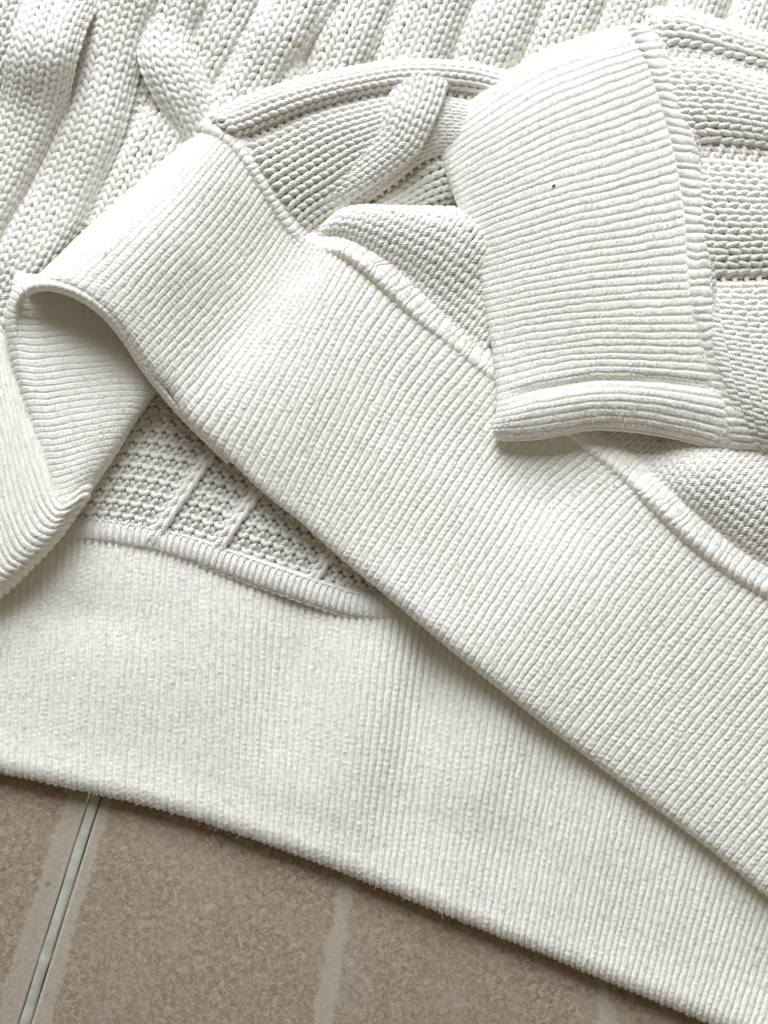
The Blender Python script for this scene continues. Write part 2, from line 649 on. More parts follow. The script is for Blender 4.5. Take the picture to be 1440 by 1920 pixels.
# ---------------------------------------------------------------- back hem band (lower layer)
BH_TOP = [(-420, 976), (-200, 980), (-60, 984), (100, 990), (300, 1018), (430, 1054), (640, 1118), (800, 1145), (1030, 1190),
          (1210, 1365), (1410, 1475), (1610, 1590), (1780, 1690)]
BH_EDGE = [(-440, 1380), (-220, 1412), (-90, 1430), (75, 1464), (270, 1508), (410, 1549), (590, 1614), (730, 1670), (930, 1752),
           (1110, 1826), (1290, 1900), (1470, 1978), (1640, 2050)]
rows = []
for (a, b) in zip(BH_TOP, BH_EDGE):
    a, b = np.array(a, float), np.array(b, float)
    d = b - a
    n = d / np.linalg.norm(d)
    pts = [(*(a), 24)]
    for f in (0.2, 0.4, 0.6, 0.8):
        pts.append((*(a + d * f), 27))
    pts.append((*(b - n * 48), 31))
    pts.append((*(b - n * 24), 34))
    pts.append((*(b - n * 7), 29))
    pts.append((*(b + n * 0), 19))
    pts.append((*(b - n * 6), 9))
    pts.append((*(b - n * 26), 5))
    pts.append((*(b - n * 60), 4))
    rows.append(pts)
zf_bh = bumps((800, 1260, 190, 44, 98, -14), (690, 1340, 220, 75, 98, 17), (920, 1400, 190, 65, 98, 13), (540, 1250, 150, 60, 98, -8), (400, 1250, 150, 80, 98, 6), (1120, 1560, 150, 60, 98, 6), (150, 1150, 130, 50, 10, -8), (950, 1600, 260, 60, 22, -7),
              (250, 1250, 120, 90, 95, 6), (1010, 1640, 170, 70, 20, 6), (1420, 1800, 180, 60, 60, -10),
              (560, 1480, 140, 60, 15, 5))


def zf_bh2(x, y):
    # folds fade out towards the hem edge, which lies flat on the tiles
    e = np.interp(x, [p[0] for p in BH_EDGE], [p[1] for p in BH_EDGE])
    k = np.clip((e - y - 10) / 90.0, 0, 1)
    return zf_bh(x, y) * k


net = Net(rows, zfun=zf_bh2)
part = backing('back_hem_band', net, sweater, 5)
part['label'] = 'lower ribbed hem band lying flat on the tiles'
ribs(net, part, pitch=13.2, amp=5.4, power=2.0, stitch=9.5, lump=0.6, amp_v=[1.1, 1, 1, 1, 1, 1, 1, 1, 0.75, 0.4])

# ---------------------------------------------------------------- inside of the back body (purl side)
IB_BOT = [(60, 1000), (180, 1003), (300, 1024), (430, 1066), (560, 1110), (690, 1158)]
IB_DIR = np.array([130.0, -190.0])
rows = []
for k, p in enumerate(IB_BOT):
    p = np.array(p, float)
    pts = []
    for f, z in ((0.0, 20), (0.15, 22), (0.35, 22), (0.7, 18), (1.0, 14), (1.4, 12), (1.8, 10)):
        pts.append((*(p + IB_DIR * f * (1.0 - 0.03 * k)), z))
    rows.append(pts)
net = Net(rows, zfun=bumps((470, 1000, 90, 40, 15, 7), (250, 900, 60, 80, 15, 4)))
part = backing('inside_body_panel', net, sweater, 7)
nw = int(round(net.lu / 23.0))
KN = tuple(int(np.interp(x, net.G[:, 0, 0], np.linspace(0, 1, net.nu)) * nw) for x in (282, 392, 572))
part['label'] = 'purl side of the knitted body, seen inside the opening'
stitches(net, part, wale=23.0, course=25.0, r=5.2, purl=True, knit_cols=KN, d=4.0, h=0.86)

# ---------------------------------------------------------------- inner overlock seam
SB = [(-120, 985, 27), (0, 985, 29), (110, 990, 32), (200, 996, 33), (300, 1014, 34), (370, 1033, 38), (450, 1062, 42), (560, 1100, 43),
      (640, 1126, 42), (690, 1136, 42), (745, 1138, 36), (810, 1142, 28)]


def seam_net(center, w, zprof, step=5.0, lean=None):
    c, L = even(center, max(10, int(even(center, 2)[1] / 16)))
    tg = np.gradient(c[:, :2], axis=0)
    tg /= np.linalg.norm(tg, axis=1, keepdims=True)
    nr = np.stack([-tg[:, 1], tg[:, 0]], -1)
    wv = np.interp(np.linspace(0, 1, len(c)), np.linspace(0, 1, len(np.atleast_1d(w))), np.atleast_1d(w))
    es = np.linspace(-1, 1, len(zprof))
    rows = []
    for i in range(len(c)):
        rows.append([(*(c[i, :2] + nr[i] * wv[i] * 0.5 * e), c[i, 2] + z) for e, z in zip(es, zprof)])
    return Net(rows, step=step, nv=26)


net = seam_net(SB, [48, 48, 50, 54, 54], [-13, -2, 1.5, 2, 2, 1, -2, -13])
part = backing('inner_seam', net, sweater, 3)
part['label'] = 'overlocked inner seam with zigzag thread'
ribs(net, part, pitch=11.0, amp=0.7, power=2.0, stitch=9, lump=0.5, name='seam_rib')
# zigzag overlock thread
pz = []
n = int(net.lu / 12.5)
for side, (u0, u1) in enumerate([(0.0, 1.0)]):
    pu, pv = [], []
    for k in range(n * 12):
        f = k / (n * 12.0)
        ph = (f * n) % 1.0
        tri = 1 - abs(2 * ph - 1)
        pu.append(f + (0.35 * math.sin(2 * math.pi * ph)) / n)
        pv.append(0.18 + 0.62 * (tri * tri * (3 - 2 * tri)))
    P, N = net.sample(np.array(pu), np.array(pv))
    P = P + N * (3.1 * S)
    pz.append(tube(P, 1.2, 5))
link('overlock_thread', join(pz), M_THREAD, part)
# straight needle stitches along both sides
pz = []
for vv, off in ((0.20, 2.2), (0.90, 2.0)):
    m = int(net.lu / 17)
    for k in range(m):
        f = np.linspace(k + 0.08, k + 0.92, 7) / m
        P, N = net.sample(f, np.full(7, vv) + 0.03 * np.sin(np.linspace(0, np.pi, 7)))
        arch = np.sin(np.linspace(0, np.pi, 7)) * 1.6
        pz.append(tube(P + N * ((off + arch) * S)[:, None], 1.3, 5))
link('needle_thread', join(pz), M_THREAD, part)

# ---------------------------------------------------------------- body panel at the back (cables)
g = np.meshgrid(np.linspace(-200, 1650, 190), np.linspace(-160, 700, 90), indexing='ij')
gx, gy = g


def slope(y):
    """the body lies over folds and falls towards the hem"""
    return 52.0 * np.clip(1 - (np.asarray(y, float) + 60) / 470.0, 0, 1.15)


def body_z(x, y):
    return 24 + slope(y)


# ladder rungs of the purl ground between the cables
dirv = np.array([-0.42, 0.907])
al = gx * dirv[0] + gy * dirv[1]
gz = body_z(gx, gy) + 1.5 * np.sin(al / 18 * 2 * np.pi)
# the sheet thins out under the hem
gz = gz - 10 * np.clip((gy - 480) / 150, 0, 1)
V = at(np.stack([gx, gy, gz], -1))
body = link('body_panel', mesh_from(V, grid_quads(*gx.shape)), M_BACK, sweater)
body['label'] = 'cable knit body behind the folded hem'

CABLES = [
    # centre line (x, y, z), width, bulge
    ([(75, -110, 40), (45, -20, 40), (5, 60, 38), (-40, 140, 36), (-90, 240, 34), (-130, 330, 34)], 112, 12),
    ([(175, -120, 46), (140, -40, 50), (103, 30, 92), (80, 105, 104), (58, 210, 56), (5, 320, 40), (-60, 440, 38), (-110, 560, 36)], [120, 118, 112, 112], 14),
    ([(285, -120, 46), (250, -30, 48), (222, 50, 44), (197, 130, 42), (165, 240, 44), (112, 360, 40), (50, 480, 32), (5, 560, 18), (-20, 640, 10)], [125, 122, 122, 118], 13),
    ([(505, -120, 42), (455, -20, 42), (412, 60, 40), (372, 130, 30), (330, 200, 30), (285, 285, 40), (240, 380, 36), (212, 440, 26)], [112, 112, 108, 112, 112], 12),
    ([(385, -120, 46), (345, -20, 46), (318, 50, 50), (312, 105, 59), (336, 160, 60), (364, 215, 52), (385, 265, 42), (398, 320, 36)], [108, 106, 96, 92, 90], 12),
    ([(610, -110, 46), (565, -20, 62), (525, 60, 74), (488, 130, 62), (450, 200, 48), (415, 290, 40), (380, 360, 38)], 104, 14),
    ([(640, -60, 40), (590, 20, 48), (545, 80, 56), (538, 130, 54), (560, 180, 46), (590, 230, 40)], [60, 70, 66, 66], 12),
    ([(735, -110, 40), (690, -20, 40), (652, 60, 40), (615, 140, 40), (570, 230, 38)], 112, 12),
    ([(870, -110, 40), (828, -20, 40), (788, 70, 40), (745, 160, 38), (700, 260, 36)], 134, 13),
    ([(1005, -110, 40), (968, -20, 42), (928, 70, 44), (890, 150, 42), (850, 240, 38)], 126, 13),
    ([(1125, -110, 42), (1090, -20, 44), (1052, 60, 44), (1015, 140, 40), (975, 230, 36)], 112, 13),
    ([(1235, -110, 42), (1200, -20, 44), (1165, 60, 44), (1130, 140, 40)], 106, 13),
    ([(1350, -110, 42), (1318, -20, 44), (1285, 60, 44), (1250, 140, 40)], 114, 13),
    ([(1470, -110, 42), (1442, -30, 44), (1405, 60, 44), (1370, 140, 40)], 100, 13),
    ([(1590, -110, 42), (1560, -30, 44), (1520, 60, 44), (1485, 140, 40)], 110, 13),
]
for c in ([(95, -60, 26), (75, 20, 26), (30, 85, 26), (15, 130, 26)],
          [(95, 240, 26), (62, 310, 26), (10, 385, 26), (-40, 480, 26)],
          [(290, 40, 30), (272, 120, 27), (240, 215, 26), (172, 375, 26), (110, 500, 24)],
          [(500, 0, 28), (450, 90, 28), (400, 180, 28)],
          [(760, -30, 28), (695, 120, 28), (660, 190, 28)],
          [(1440, 0, 28), (1350, 140, 28)], [(1290, 20, 28), (1255, 90, 28)], [(1065, 30, 28), (1030, 100, 28)]):
    c = [(x, y, z + slope(y)) for x, y, z in c]
    net = strip_net(c, 48, 0, tuck=0)
    stitches(net, body, wale=24.0, course=17.5, r=4.8, purl=True, d=2.5)
for c, w, bl in CABLES:
    c = [(x, y, z + slope(y) + rng.normal(0, 3.0)) for x, y, z in c]
    net = strip_net(c, np.atleast_1d(w) * 1.04, bl * 1.5, tuck=12.0)
    strand = backing('cable_strand', net, sweater, 6)
    stitches(net, strand, wale=21.5, course=16.5, r=4.95, a=0.215, d=3.1, h=0.88, jit=1.3)

# ---------------------------------------------------------------- front hem band
# rib lines from the seam to the hem edge, then round the edge
FB = [
    # seam point, guide points ..., edge point
    [(345, 266, 40), (245, 352, 44), (140, 444, 50), (60, 505, 60), (36, 552, 92)],
    [(368, 254, 74), (270, 343, 92), (162, 436, 100), (80, 503, 106), (54, 537, 134)],
    [(384, 249, 94), (292, 338, 122), (184, 434, 136), (100, 503, 142), (78, 529, 160)],
    [(400, 250, 110), (312, 350, 142), (212, 446, 162), (135, 515, 170), (112, 533, 178)],
    [(428, 268, 118), (345, 365, 150), (255, 460, 174), (178, 538, 180), (160, 556, 182)],
    [(470, 300, 110), (395, 400, 130), (310, 505, 158), (228, 600, 170), (212, 604, 168)],
    [(510, 360, 96), (440, 455, 100), (355, 560, 126), (275, 655, 140), (252, 656, 146)],
    [(545, 415, 82), (480, 510, 80), (395, 615, 96), (320, 705, 110), (292, 718, 124)],
    [(582, 460, 82), (525, 545, 84), (440, 650, 84), (360, 755, 92), (338, 776, 106)],
    [(618, 468, 96), (562, 560, 107), (485, 670, 104), (412, 790, 96), (385, 822, 96)],
    [(660, 478, 105), (605, 575, 115), (540, 680, 114), (465, 820, 104), (438, 868, 86)],
    [(720, 525, 102), (655, 625, 115), (585, 735, 118), (525, 870, 104), (498, 926, 84)],
    [(790, 590, 92), (715, 690, 104), (645, 800, 106), (588, 930, 98), (560, 974, 84)],
    [(900, 672, 72), (815, 775, 84), (735, 890, 96), (668, 1020, 98), (640, 1046, 86)],
    [(1010, 745, 60), (925, 850, 60), (835, 975, 84), (768, 1110, 104), (740, 1128, 92)],
    [(1120, 838, 60), (1020, 925, 50), (930, 1050, 78), (860, 1192, 106), (834, 1208, 96)],
    [(1200, 900, 76), (1110, 995, 72), (1020, 1120, 86), (945, 1262, 100), (918, 1276, 88)],
    [(1290, 985, 84), (1205, 1090, 84), (1115, 1210, 84), (1035, 1334, 88), (1008, 1348, 76)],
    [(1400, 1064, 82), (1315, 1170, 82), (1220, 1290, 78), (1135, 1410, 78), (1108, 1424, 66)],
    [(1520, 1140, 78), (1435, 1250, 78), (1335, 1370, 74), (1245, 1492, 72), (1218, 1506, 60)],
    [(1640, 1225, 74), (1555, 1335, 74), (1455, 1460, 72), (1362, 1582, 68), (1335, 1594, 58)],
    [(1760, 1315, 72), (1675, 1425, 72), (1575, 1550, 70), (1480, 1676, 68), (1452, 1690, 58)],
    [(1880, 1405, 70), (1795, 1515, 70), (1695, 1640, 68), (1600, 1766, 66), (1572, 1780, 58)],
]
rows = []
for r in FB:
    e = np.array(r[-1], float)
    p = np.array(r[-2], float)
    d = e[:2] - p[:2]
    # true edge direction: away from the seam
    dd = e[:2] - np.array(r[1][:2], float)
    dd /= np.linalg.norm(dd)
    s0, s1 = np.array(r[0], float), np.array(r[1], float)
    g1 = np.array(r[2], float)
    q_ = 0.5 * (s1[:2] + e[:2] - dd * 95)
    pts = [r[0], r[1], (*q_, r[2][2]),
           (*(e[:2] - dd * 95), (g1[2] * 0.45 + e[2] * 0.55) + 6),
           (*(e[:2] - dd * 26), e[2] + 8),
           (*(e[:2] - dd * 7), e[2] + 2),
           (*(e[:2] + dd * 0), e[2] - 9),
           (*(e[:2] - dd * 6), e[2] - 19),
           (*(e[:2] - dd * (60 if e[0] > 300 else 16)), e[2] - 20)]
    rows.append(pts)
net = Net(rows, relax=26.0)
part = backing('front_hem_band', net, sweater, 5)
part['label'] = 'upper ribbed hem band crossing diagonally, folded up at the left'
ribs(net, part, pitch=14.6, amp=3.6, power=2.6, stitch=10.0, lump=0.85, amp_v=[1.2, 1.1, 1.0, 1.0, 1.0, 1.0, 0.95, 0.45, 0.35])

# ---------------------------------------------------------------- inside of the arch
INT = [
    [(30, 505, 60), (36, 509, 72), (50, 513, 76), (80, 513, 78), (140, 509, 78), (215, 509, 76), (262, 515, 72), (285, 525, 60), (290, 535, 5)],
    [(22, 545, 84), (28, 550, 104), (40, 556, 106), (66, 558, 90), (140, 558, 80), (215, 560, 78), (262, 566, 74), (285, 575, 60), (290, 585, 6)],
    [(10, 590, 90), (17, 588, 108), (28, 590, 110), (60, 592, 94), (140, 590, 82), (215, 590, 80), (262, 595, 76), (285, 600, 62), (290, 610, 8)],
    [(14, 640, 84), (22, 636, 101), (33, 637, 104), (62, 640, 96), (140, 634, 86), (220, 632, 82), (285, 632, 76), (310, 640, 62), (316, 648, 8)],
    [(24, 695, 80), (33, 690, 97), (44, 691, 101), (75, 694, 96), (150, 686, 89), (230, 680, 84), (295, 680, 76), (320, 690, 60), (326, 700, 10)],
    [(42, 758, 77), (51, 752, 93), (62, 752, 98), (92, 752, 96), (150, 742, 91), (215, 735, 86), (268, 735, 77), (286, 742, 58), (280, 752, 10)],
    [(60, 820, 76), (69, 814, 91), (79, 813, 96), (104, 811, 96), (150, 802, 93), (200, 793, 87), (238, 790, 76), (251, 793, 56), (246, 802, 10)],
    [(76, 870, 76), (84, 866, 90), (93, 863, 95), (114, 860, 97), (146, 852, 95), (183, 842, 88), (212, 838, 75), (224, 840, 54), (218, 850, 10)],
    [(86, 915, 78), (94, 911, 90), (102, 908, 95), (118, 904, 98), (140, 896, 97), (165, 886, 89), (187, 881, 74), (197, 882, 52), (190, 892, 9)],
    [(92, 950, 82), (99, 947, 91), (106, 945, 96), (118, 941, 100), (134, 934, 98), (150, 924, 89), (165, 917, 72), (173, 917, 50), (166, 927, 9)],
]
net = Net(INT)
part = backing('hem_inner_face', net, sweater, 5)
part['label'] = 'shaded inner face of the hem under the arched fold'
ribs(net, part, pitch=12.5, amp=1.6, power=3.4, stitch=10.5, lump=0.5, amp_v=[1.0, 1.4, 1.1, 0.8, 0.7, 0.5])

# the folded edge that runs over the arch and down the left side
RIM = [(430, 864, 56), (385, 820, 74), (340, 774, 94), (302, 727, 114), (268, 680, 132), (236, 629, 154), (192, 578, 177), (140, 545, 183), (94, 533, 172), (58, 538, 155), (34, 560, 134),
       (25, 600, 116), (32, 650, 103), (46, 705, 94), (65, 765, 84), (84, 825, 70), (100, 875, 54), (112, 915, 38)]
net = seam_net(RIM, [14, 16, 22, 26, 26, 24, 22, 20], [-16, -7, -1, 2.5, 2.5, -1, -7, -16])
part = backing('hem_edge', net, sweater, 3)
part['label'] = 'rounded hem edge curving over the arch'
ribs(net, part, pitch=12.5, amp=1.2, power=2.4, stitch=9, lump=0.3)

LFT = [
    [(20, 610, 62), (54, 745, 76), (82, 830, 83), (104, 900, 90), (122, 922, 92), (142, 908, 90), (160, 896, 81), (174, 894, 69), (166, 904, 9)],
    [(8, 620, 67), (42, 760, 85), (70, 850, 95), (94, 925, 102), (112, 952, 105), (132, 944, 104), (152, 929, 93), (166, 927, 74), (158, 938, 9)],
    [(-6, 630, 69), (28, 780, 90), (54, 880, 99), (80, 950, 104), (104, 976, 105), (124, 966, 99), (138, 957, 85), (147, 956, 69), (138, 967, 9)],
    [(-22, 640, 71), (10, 800, 93), (36, 912, 102), (62, 982, 104), (88, 1002, 103), (106, 995, 95), (118, 989, 81), (124, 990, 64), (116, 1000, 9)],
    [(-42, 650, 71), (-10, 820, 93), (14, 945, 102), (40, 1014, 103), (64, 1030, 99), (80, 1026, 90), (90, 1024, 76), (96, 1026, 56), (88, 1034, 9)],
    [(-66, 670, 71), (-32, 840, 92), (-10, 970, 99), (14, 1042, 99), (36, 1056, 95), (50, 1056, 85), (58, 1057, 71), (62, 1061, 52), (54, 1068, 9)],
    [(-96, 690, 69), (-58, 860, 90), (-36, 1000, 95), (-14, 1074, 95), (4, 1086, 89), (15, 1089, 80), (22, 1092, 67), (26, 1098, 41), (18, 1104, 9)],
    [(-130, 710, 67), (-90, 880, 85), (-66, 1030, 90), (-48, 1104, 90), (-32, 1116, 83), (-22, 1120, 74), (-16, 1124, 62), (-14, 1130, 37), (-20, 1136, 9)],
    [(-170, 730, 64), (-130, 900, 81), (-104, 1060, 85), (-88, 1134, 85), (-72, 1146, 78), (-62, 1150, 69), (-56, 1154, 52), (-54, 1160, 32), (-60, 1166, 9)],
    [(-330, 800, 62), (-290, 960, 76), (-264, 1120, 81), (-248, 1194, 81), (-232, 1206, 74), (-222, 1210, 66), (-216, 1214, 47), (-214, 1220, 27), (-220, 1226, 9)],
]
net = Net(LFT, even_v=True)
part = backing('hem_side_fold', net, sweater, 5)
part['label'] = 'hem band rolling round the bottom of the side fold'
ribs(net, part, pitch=12.0, amp=5.0, power=1.8, stitch=10.5, lump=0.4)

# ---------------------------------------------------------------- front panel above the hem (two lobes)
# lower bright lobe, wales run up from the seam and over the fold
LL = [
    [(598, 452, 62), (600, 440, 72), (606, 430, 72), (612, 422, 62), (616, 418, 40)],
    [(632, 452, 80), (634, 430, 104), (640, 412, 112), (652, 398, 104), (664, 392, 66)],
    [(672, 476, 84), (682, 448, 112), (700, 418, 124), (722, 398, 116), (738, 393, 72)],
    [(716, 514, 82), (732, 482, 104), (758, 442, 122), (788, 406, 118), (806, 393, 74)],
    [(760, 552, 78), (780, 516, 94), (812, 470, 114), (848, 420, 116), (872, 395, 74)],
    [(806, 592, 74), (828, 556, 84), (862, 508, 100), (902, 452, 104), (930, 410, 70)],
    [(852, 628, 68), (874, 594, 76), (908, 548, 80), (950, 490, 78), (980, 440, 56)],
    [(904, 668, 62), (926, 634, 66), (958, 590, 68), (1000, 535, 68), (1030, 480, 52)],
]
net = Net(LL)
part = backing('front_body_fold', net, sweater, 6)
part['label'] = 'bright fold of the knitted front above the hem seam'
nw = int(round(net.lu / 21.0))
stitches(net, part, wale=21.0, course=17.0, r=4.9, jit=1.2)

# upper lobe ground
UL = [
    [(388, 232, 70), (430, 205, 88), (520, 168, 92), (640, 138, 92), (760, 122, 90), (880, 128, 86), (980, 150, 80)],
    [(420, 240, 108), (450, 228, 110), (530, 196, 114), (645, 165, 112), (765, 145, 108), (880, 150, 100), (980, 175, 90)],
    [(455, 262, 106), (500, 248, 108), (570, 215, 112), (660, 190, 112), (765, 175, 108), (870, 185, 98), (980, 215, 86)],
    [(490, 310, 98), (530, 290, 102), (600, 255, 106), (680, 232, 106), (775, 215, 102), (870, 225, 92), (980, 250, 80)],
    [(525, 365, 86), (565, 340, 92), (630, 308, 96), (705, 282, 96), (790, 262, 92), (880, 268, 84), (980, 285, 74)],
    [(560, 415, 70), (595, 390, 76), (650, 362, 80), (720, 332, 82), (800, 305, 78), (890, 305, 72), (980, 315, 66)],
    [(588, 448, 58), (620, 425, 60), (670, 400, 60), (735, 372, 62), (815, 348, 60), (900, 342, 58), (980, 345, 56)],
    [(610, 470, 46), (640, 455, 46), (690, 435, 46), (750, 410, 46), (830, 385, 46), (910, 378, 46), (980, 378, 46)],
]
net_ul = Net(UL, zfun=lambda x, y: 24 * np.clip(1 - (y - 125) / 300.0, 0, 1) * np.clip((x - 400) / 120.0, 0, 1) * np.clip((900 - x) / 90.0, 0, 1))
part = backing('front_body_panel', net_ul, sweater, 8)
part['label'] = 'cable knit front panel in the fold beside the cuff'


class SubNet(Net):
    """region of another net bounded by u0(v)..u1(v)"""

    def __init__(self, net, pa, pb, v0, v1, bulge, lift=3.0, nu=14, nv=60, edge=1.0):
        v = np.linspace(v0, v1, nv)
        ua = np.interp(v, *zip(*pa))
        ub = np.interp(v, *zip(*pb))
        e = np.linspace(0, 1, nu)
        u = ua[None] * (1 - e[:, None]) + ub[None] * e[:, None]
        P, N = net.sample(u, np.broadcast_to(v, u.shape))
        x = 2 * e - 1
        h = bulge * (1 - np.abs(x) ** 2.4) - 4 * np.abs(x) ** 4 + lift
        self.W = P + N * (h * S)[:, None, None]
        du, dv = np.gradient(self.W, axis=0), np.gradient(self.W, axis=1)
        M = np.cross(du, dv)
        M /= np.linalg.norm(M, axis=2, keepdims=True) + 1e-12
        if np.sum(M * N) < 0:
            M = -M
        self.N = M
        self.nu, self.nv = nu, nv
        self.lu = float(np.linalg.norm(np.diff(self.W, axis=0), axis=2).sum(axis=0).mean() / S)
        self.lv = float(np.linalg.norm(np.diff(self.W, axis=1), axis=2).sum(axis=1).mean() / S)


# strips following the panel: top roll, wide strand, lower strand
for pa, pb, v0, v1, bl, wl in [
    ([(0, 0.0), (1, 0.0)], [(0, 0.20), (0.25, 0.20), (0.6, 0.19), (1, 0.19)], 0.0, 1.0, 9, 20.0),
    ([(0, 0.27), (0.25, 0.27), (0.55, 0.27), (1, 0.27)], [(0, 0.88), (0.2, 0.86), (0.45, 0.76), (0.65, 0.66), (1, 0.60)], 0.0, 1.0, 9, 19.0),
    ([(0, 0.93), (0.2, 0.90), (0.45, 0.82), (0.65, 0.72), (1, 0.66)], [(0, 1.0), (1, 1.0)], 0.0, 1.0, 7, 19.0),
]:
    sn = SubNet(net_ul, pa, pb, v0, v1, bl, lift=5.0 if wl == 20.0 else 3.0)
    strand = backing('cable_strand', sn, part, 5)
    stitches(sn, strand, wale=wl, course=17.0, r=4.9)
for u0, u1, w_ in [(0.19, 0.28, 30.0)]:
    sn = SubNet(net_ul, [(0, u0), (1, u0)], [(0, u1), (1, u1)], 0.0, 1.0, 0, lift=-3)
    stitches(sn, part, wale=24.0, course=17.0, r=4.6, purl=True, d=2.5)
sn = SubNet(net_ul, [(0, 0.86), (0.2, 0.84), (0.45, 0.74), (0.65, 0.64), (1, 0.58)], [(0, 0.95), (0.2, 0.92), (0.45, 0.84), (0.65, 0.74), (1, 0.68)], 0.0, 1.0, 0, lift=-3)
stitches(sn, part, wale=24.0, course=17.0, r=4.6, purl=True, d=2.5)
# strand crossing over the wide one
net = strip_net([(560, 395, 66), (620, 352, 90), (690, 305, 111), (745, 262, 130), (768, 215, 142), (779, 190, 141),
                 (786, 168, 138), (791, 148, 136), (795, 132, 128), (797, 124, 110)], [56, 66, 78, 82, 88, 94, 98], 7)
strand = backing('cable_strand', net, part, 6)
stitches(net, strand, wale=19.0, course=16.0, r=4.9)

# ---------------------------------------------------------------- front body to the right, under the sleeve
RB = [
    [(905, 660, 50), (935, 640, 50), (990, 590, 50), (1060, 520, 50)],
    [(1010, 735, 48), (1040, 710, 46), (1100, 660, 46), (1160, 600, 46)],
    [(1110, 815, 48), (1140, 790, 46), (1200, 735, 46), (1260, 680, 46)],
    [(1185, 868, 58), (1212, 845, 52), (1262, 800, 46), (1320, 740, 46)],
    [(1240, 908, 74), (1262, 884, 86), (1290, 850, 88), (1335, 800, 66)],
    [(1282, 948, 78), (1302, 920, 104), (1334, 878, 116), (1385, 822, 96)],
    [(1335, 992, 78), (1358, 962, 106), (1395, 912, 122), (1448, 850, 106)],
    [(1390, 1036, 76), (1415, 1006, 100), (1455, 952, 118), (1515, 880, 106)],
    [(1450, 1078, 72), (1475, 1046, 88), (1520, 990, 96), (1580, 910, 86)],
    [(1530, 1125, 70), (1555, 1090, 84), (1600, 1035, 92), (1660, 960, 84)],
]
net = Net(RB)
part = backing('front_body_side', net, sweater, 6)
part['label'] = 'knitted front emerging below the sleeve at the right edge'
stitches(net, part, wale=22.0, course=18.0, r=5.2)

# ---------------------------------------------------------------- front hem seam welt
SF = [(366, 212, 60), (392, 226, 100), (418, 240, 116), (450, 268, 118), (484, 312, 112), (520, 366, 100), (552, 418, 86), (580, 448, 76),
      (608, 455, 90), (642, 458, 110), (684, 484, 116), (732, 526, 112), (792, 584, 98), (852, 632, 82), (906, 674, 74),
      (985, 730, 66), (1060, 785, 62), (1128, 838, 66), (1188, 886, 78), (1240, 934, 94), (1300, 990, 98), (1370, 1046, 94),
      (1440, 1090, 90), (1530, 1142, 84), (1660, 1230, 80)]
net = seam_net(SF, [54, 54, 54, 56, 58, 58, 64, 70, 72], [-17, -9, -4, -1, 0.5, 4, 4.5, -1, -15])
part = backing('hem_seam', net, sweater, 4)
part['label'] = 'raised seam welt joining hem band and front'
ribs(net, part, pitch=14.0, amp=2.6, power=2.2, stitch=9, lump=0.5, name='seam_rib', wob=0.18)

# ---------------------------------------------------------------- sleeve
SLV = [
    [(1206, 32, 66), (1250, 24, 94), (1310, 38, 100), (1400, 66, 100), (1560, 110, 96), (1700, 140, 90)],
    [(1224, 62, 126), (1270, 60, 138), (1320, 72, 140), (1410, 100, 138), (1560, 140, 130), (1700, 170, 120)],
    [(1246, 120, 146), (1295, 122, 152), (1340, 126, 154), (1420, 150, 152), (1560, 180, 144), (1700, 205, 132)],
    [(1270, 205, 152), (1320, 208, 158), (1370, 212, 158), (1440, 225, 156), (1560, 245, 148), (1700, 260, 138)],
    [(1300, 290, 152), (1345, 293, 158), (1390, 297, 158), (1450, 302, 156), (1560, 310, 148), (1700, 320, 138)],
    [(1316, 400, 150), (1360, 402, 156), (1400, 404, 156), (1460, 404, 154), (1560, 404, 146), (1700, 405, 138)],
    [(1320, 520, 146), (1365, 520, 152), (1405, 519, 152), (1465, 515, 150), (1560, 510, 144), (1700, 505, 136)],
    [(1328, 600, 142), (1372, 606, 148), (1412, 610, 148), (1470, 608, 148), (1560, 600, 142), (1700, 590, 134)],
    [(1350, 680, 138), (1392, 694, 144), (1428, 704, 146), (1480, 710, 146), (1560, 705, 140), (1700, 690, 132)],
    [(1375, 755, 130), (1412, 768, 138), (1445, 782, 140), (1490, 792, 140), (1570, 790, 134), (1700, 780, 126)],
    [(1390, 815, 112), (1425, 825, 120), (1458, 832, 122), (1500, 842, 120), (1580, 845, 114), (1700, 840, 106)],
    [(1395, 838, 96), (1428, 846, 100), (1460, 850, 100), (1500, 856, 98), (1580, 858, 88), (1700, 855, 84)],
]
net_s = Net(SLV)
part = backing('sleeve', net_s, sweater, 9)
part['label'] = 'knitted sleeve leaving the cuff at the right edge'


def uy(y):
    # u of the sleeve net whose line meets plan height y near x=1400
    col = int(0.33 * (net_s.nv - 1))
    return float(np.interp(y, net_s.G[:, col, 1], np.linspace(0, 1, net_s.nu)))


for y0, y1, bl in [(26, 110, 13), (136, 274, 15), (310, 512, 16), (530, 858, 13)]:
    sn = SubNet(net_s, [(0, uy(y0)), (1, uy(y0))], [(0, uy(y1)), (1, uy(y1))], 0.0, 1.0, bl, lift=4)
    strand = backing('cable_strand', sn, part, 6)
    stitches(sn, strand, wale=22.0, course=22.0, r=5.2, h=0.88, d=4.2, a=0.21, jit=1.2)
for y0, y1 in [(104, 140), (270, 314), (504, 538)]:
    sn = SubNet(net_s, [(0, uy(y0)), (1, uy(y0))], [(0, uy(y1)), (1, uy(y1))], 0.0, 1.0, 0, lift=-3)
    stitches(sn, part, wale=26.0, course=22.0, r=4.8, purl=True, d=2.5)

